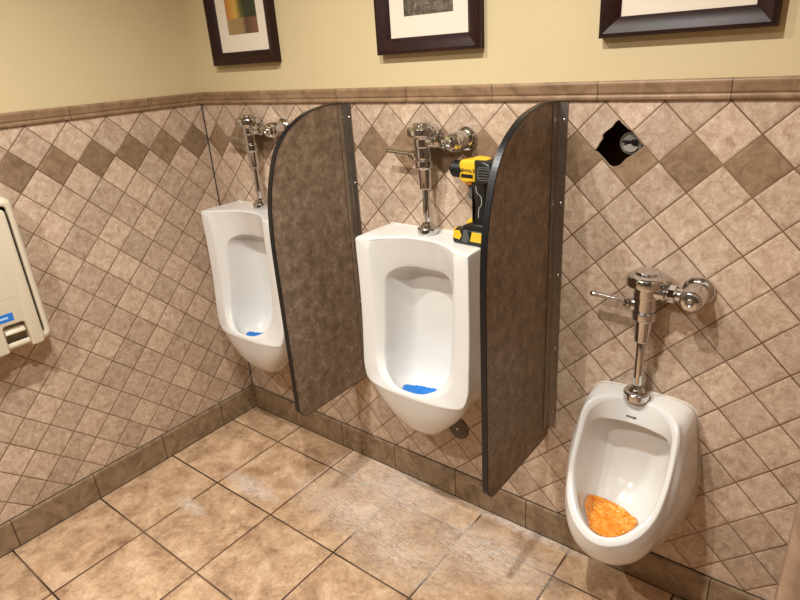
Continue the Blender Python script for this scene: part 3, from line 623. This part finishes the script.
# ------------------------------------------------------------------ changing station on the left wall
def rrect(y0, y1, z0, z1, r, n=6):
    pts = []
    for (cy, cz, a0) in ((y1 - r, z1 - r, 0), (y0 + r, z1 - r, 90), (y0 + r, z0 + r, 180), (y1 - r, z0 + r, 270)):
        for i in range(n + 1):
            a = math.radians(a0 + 90 * i / n); pts.append((cy + r * math.cos(a), cz + r * math.sin(a)))
    return pts
def station():
    t = thing('changing_station', 'cream plastic fold-down changing station on the left wall, edge of frame', 'changing station', (0, -1.31, 0.795))
    oy, oz = -1.31, 0.795
    Y0, Y1, Z0, Z1 = -1.755 - oy, -0.860 - oy, 0.0, 0.512
    # shell: outer ring with rounded nose, recessed face
    bm = bmesh.new(); rings = []
    for ins, dd, r in ((0.004, .001, .02), (0.0, .01, .022), (0, .075, .022), (.003, .092, .022), (.009, .100, .02), (.018, .102, .018), (.024, .099, .014), (.026, .090, .012), (.026, .070, .012)):
        rings.append([bm.verts.new((dd, a, b)) for a, b in rrect(Y0 + ins, Y1 - ins, Z0 + ins, Z1 - ins, r)])
    for ri, (A, B) in enumerate(zip(rings, rings[1:])):
        n = len(A)
        for i in range(n): bm.faces.new((A[i], A[(i + 1) % n], B[(i + 1) % n], B[i])).material_index = 1 if ri >= 7 else 0  # inner gap faces and recessed back coloured black, painting in the gap's shade
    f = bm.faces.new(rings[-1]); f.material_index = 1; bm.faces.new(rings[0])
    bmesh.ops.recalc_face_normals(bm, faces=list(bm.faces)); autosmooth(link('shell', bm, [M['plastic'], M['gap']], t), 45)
    # door: panel with latch recess cut in its lower edge
    g = 0.034; dy0, dy1, dz0, dz1 = Y0 + g, Y1 - g, -0.004, Z1 - g
    ry0, ry1, rz1 = -1.010 - oy, -0.940 - oy, 0.888 - oz
    bm = bmesh.new()
    out = [(dy0 + .02, dz0)] + [(ry0 - .006, dz0), (ry0, dz0 + .006), (ry0, rz1 - .006), (ry0 + .006, rz1), (ry1 - .006, rz1), (ry1, rz1 - .006), (ry1, dz0 + .006), (ry1 + .006, dz0)] + [(dy1 - .012, dz0), (dy1 - .003, dz0 + .004), (dy1, dz0 + .014)]
    out += [(dy1 - .014 + .014 * math.cos(a), dz1 - .014 + .014 * math.sin(a)) for a in [i * math.pi / 10 for i in range(6)]]
    out += [(dy0 + .014 - .014 * math.sin(a), dz1 - .014 + .014 * math.cos(a)) for a in [i * math.pi / 10 for i in range(6)]] + [(dy0, dz0 + .02)]
    prism(bm, out, 'x', .060, .108, 0.006, 3)
    dr = link('door', bm, M['plastic'], t); autosmooth(dr, 50)
    bm = bmesh.new(); box(bm, .050, .074, ry0 - .002, ry1 + .002, dz0 + .004, rz1 + .002); link('latch_recess', bm, M['recess'], dr)
    bm = bmesh.new(); prism(bm, [(.072, rz1 - .012), (.090, rz1 - .016), (.101, rz1 - .030), (.101, rz1 - .034), (.090, rz1 - .030), (.072, rz1 - .026)], 'y', ry0 + .003, ry1 - .003, 0.001); autosmooth(link('latch_handle', bm, M['plastic'], dr), 45)
    bm = bmesh.new(); box(bm, .1078, .1086, -1.12 - oy, -0.969 - oy, 0.904 - oz, 0.932 - oz); l = link('warning_label', bm, M['blue'], dr); l['label'] = 'blue adhesive label'
    bm = bmesh.new()
    box(bm, .1086, .1089, -1.115 - oy, -0.985 - oy, 0.914 - oz, 0.9215 - oz); link('label_stripe', bm, M['label_white'], dr)
    bm = bmesh.new(); box(bm, .1078, .1090, dy0 + .03, dy1 - .045, 0.985 - oz, 0.9868 - oz, bevel=.0005); link('moulded_ridge', bm, M['plastic'], dr)
    return t
station()

# ------------------------------------------------------------------ cleanout cover + pipe in the hole
bm = bmesh.new(); lathe(bm, [(0.0003, 0), (0.0003, .044), (.002, .046), (.004, .045), (.006, .030), (.0065, .006), (.0065, 0)], (1.272, 0, .328), (0, -1, 0), 44)
t = thing('cleanout_cover', 'round tarnished cleanout cover low on the wall under the middle urinal', 'pipe cover', (1.272, 0, .328))
for vv in bm.verts: vv.co -= Vector((1.272, 0, .328))
autosmooth(link('cover_plate', bm, M['cover'], t), 40)
bm = bmesh.new(); lathe(bm, [(.0064, .005), (.008, .005), (.0085, .0035), (.0078, 0)], (0, 0, 0), (0, -1, 0), 16); autosmooth(link('cover_screw', bm, M['chrome_dull'], t))
t = thing('wall_pipe', 'grey pipe end inside the broken tile hole', 'pipe', (1.828, 0.014, 1.4085))
bm = bmesh.new(); lathe(bm, [(0, 0), (0, .028), (.066, .028), (.066, .0265), (.062, .026), (.062, 0)], (0, .066, 0), (0, -1, 0), 36); autosmooth(link('pipe_body', bm, M['pipe_grey'], t), 40)
bm = bmesh.new(); prism(bm, [(-.019, -.009), (-.004, -.002), (.0, .0), (.006, -.003), (.020, -.009), (.013, -.019), (0, -.023), (-.013, -.019)], 'y', -.0035, -.0002, 0.0005); link('pale_patch', bm, M['pipe_white'], t)
bm = bmesh.new(); box(bm, -.020, .012, -.006, -.0002, .001, .007); box(bm, .004, .016, -.008, -.0002, -.003, .010); link('slot_plug', bm, M['black_edge'], t)

# ------------------------------------------------------------------ cordless drill on the middle urinal
def drill():
    t = thing('cordless_drill', 'yellow and black cordless drill standing on the middle urinal', 'drill', (1.395, -0.070, 1.1068))
    t.rotation_euler = (0, 0, math.radians(-6))
    Zc = 0.222   # spindle height
    def L(name, prof, org, ax, mat, par=None, seg=36, r=.001):
        bm = bmesh.new(); lathe(bm, rprof(prof, r), org, ax, seg); return autosmooth(link(name, bm, mat, par or t), 35)
    # chuck with ribs
    pr = [(0, 0), (0, .010), (.003, .013), (.010, .0195), (.014, .0240)]
    for i in range(5): pr += [(.016 + i * .006, .0255), (.0185 + i * .006, .0255), (.0195 + i * .006, .0236), (.0215 + i * .006, .0236)]
    pr += [(.047, .0265), (.050, .0265), (.050, 0)]
    L('chuck', pr, (-.078, 0, Zc), (1, 0, 0), M['black'])
    # body: side outline extruded and bevelled
    front = [(-.028, .197), (-.028, .246), (-.020, .254), (.012, .256), (.030, .254), (.030, .192), (.004, .188), (-.012, .184)]
    bm = bmesh.new(); prism(bm, front, 'y', -.026, .026, .008, 3); fb = link('gear_housing', bm, M['yellow'], t); autosmooth(fb, 40)
    back = [(.0295, .190), (.0295, .256), (.060, .257), (.082, .248), (.092, .232), (.092, .206), (.082, .192), (.058, .186)]
    bm = bmesh.new(); prism(bm, back, 'y', -.0285, .0285, .009, 3); rb = link('motor_housing', bm, M['black'], t); autosmooth(rb, 40)
    bm = bmesh.new(); prism(bm, [(.026, .247), (.058, .250), (.074, .245), (.056, .262), (.020, .263)], 'y', -.018, .018, .003); autosmooth(link('top_stripe', bm, M['yellow'], fb), 40)
    for z in (.207, .215, .223, .231):
        bm = bmesh.new(); box(bm, .046, .082, -.0296, -.0284, z, z + .003); link('vent_slot', bm, M['grey'], rb)
    for s_ in (-1, 1):
        bm = bmesh.new(); ring = rrect(.042, .088, .200, .240, .012, 5); ins = rrect(.045, .085, .203, .237, .010, 5)
        A = [bm.verts.new((a, s_ * .0300, b)) for a, b in ring]; B = [bm.verts.new((a, s_ * .0300, b)) for a, b in ins]
        A2 = [bm.verts.new((a, s_ * .0280, b)) for a, b in ring]; B2 = [bm.verts.new((a, s_ * .0280, b)) for a, b in ins]; n = len(A)
        for i in range(n):
            j = (i + 1) % n
            bm.faces.new((A[i], A[j], B[j], B[i])); bm.faces.new((A[i], A[j], A2[j], A2[i])); bm.faces.new((B[i], B[j], B2[j], B2[i]))
        bmesh.ops.recalc_face_normals(bm, faces=list(bm.faces)); link('badge_ring', bm, M['grey'], rb)
    # torque collar
    L('torque_collar', [(-.030, 0), (-.030, .0245), (-.024, .0262), (-.0265 + .012, .0262), (-.010, .024), (-.010, 0)], (0, 0, Zc), (1, 0, 0), M['black'])
    # grip
    grip = catmull([(.008, .190, 0), (.012, .165, 0), (.019, .135, 0), (.021, .105, 0), (.016, .078, 0), (.010, .060, 0), (.064, .060, 0), (.060, .080, 0), (.058, .105, 0), (.060, .135, 0), (.062, .165, 0), (.066, .190, 0)], 3)
    bm = bmesh.new(); prism(bm, [(a, b) for a, b, _ in grip], 'y', -.0195, .0195, .007, 3); gp = link('grip', bm, M['black'], t); autosmooth(gp, 45)
    for s_ in (-1, 1):
        bm = bmesh.new(); line = catmull([(.030, .180, 0), (.034, .160, 0), (.048, .150, 0), (.050, .128, 0), (.040, .112, 0), (.038, .085, 0)], 5)
        prev = None
        for a, b, _ in line:
            q = [bm.verts.new((a - .0014, s_ * .0190, b)), bm.verts.new((a - .0011, s_ * .0202, b)), bm.verts.new((a + .0011, s_ * .0202, b)), bm.verts.new((a + .0011, s_ * .0190, b))]
            if prev:
                for i in range(4): bm.faces.new((prev[i], prev[(i + 1) % 4], q[(i + 1) % 4], q[i]))
            prev = q
        bmesh.ops.recalc_face_normals(bm, faces=list(bm.faces)); link('grip_line', bm, M['line'], gp)
    bm = bmesh.new(); prism(bm, [(a, b) for a, b, _ in catmull([(-.012, .184, 0), (-.004, .165, 0), (-.009, .145, 0), (.004, .134, 0), (.022, .140, 0), (.022, .186, 0)], 3)], 'y', -.009, .009, .003); autosmooth(link('trigger', bm, M['grey'], t), 45)
    bm = bmesh.new(); box(bm, -.008, .014, -.0205, .0205, .181, .196, bevel=.003); link('direction_switch', bm, M['amber'], t)
    # foot and battery
    foot = [(-.012, .046), (-.008, .060), (.010, .068), (.066, .068), (.078, .056), (.078, .044)]
    bm = bmesh.new(); prism(bm, foot, 'y', -.036, .036, .005, 3); autosmooth(link('handle_foot', bm, M['black'], t), 40)
    bm = bmesh.new(); prism(bm, [(-.016, .055), (-.006, .074), (.020, .078), (.030, .068), (.010, .058)], 'y', -.015, .015, .003); autosmooth(link('work_light', bm, M['yellow'], t), 40)
    bat = [(-.046, .0), (-.050, .012), (-.044, .040), (-.034, .048), (.078, .048), (.086, .036), (.086, .006), (.080, .0)]
    bm = bmesh.new(); prism(bm, bat, 'y', -.040, .040, .006, 3); bt = link('battery', bm, M['black'], t); autosmooth(bt, 40)
    for s_ in (-1, 1):
        bm = bmesh.new(); prism(bm, [(-.047, .016), (-.042, .040), (-.020, .044), (-.012, .028), (-.020, .014)], 'y', s_ * .0375, s_ * .0412, .0012); link('battery_stripe', bm, M['yellow'], bt)
        bm = bmesh.new(); prism(bm, [(.020, .014), (.028, .044), (.074, .044), (.080, .030), (.070, .014)], 'y', s_ * .0375, s_ * .0412, .0012); link('battery_stripe', bm, M['yellow'], bt)
    bm = bmesh.new(); prism(bm, [(-.052, .014), (-.047, .044), (-.036, .050), (-.036, .014)], 'y', -.034, -.014, .002); link('battery_stripe', bm, M['yellow'], bt)
    bm = bmesh.new(); prism(bm, [(-.010, .010), (-.004, .046), (.012, .050), (.018, .020), (.010, .008)], 'y', -.0425, -.034, .002); autosmooth(link('belt_clip', bm, M['grey'], t), 40)
    m_ = Matrix.Translation((.003, -.0263, .224)) @ Matrix.Rotation(math.radians(90), 4, 'X')
    text_obj('brand_lettering', 'DEWALT', .0140, M['black'], fb, m_, .0004)
    bm = bmesh.new(); box(bm, -.019, .024, -.0270, -.0255, .203, .214); link('model_plate', bm, M['black'], fb)
    return t
drill()
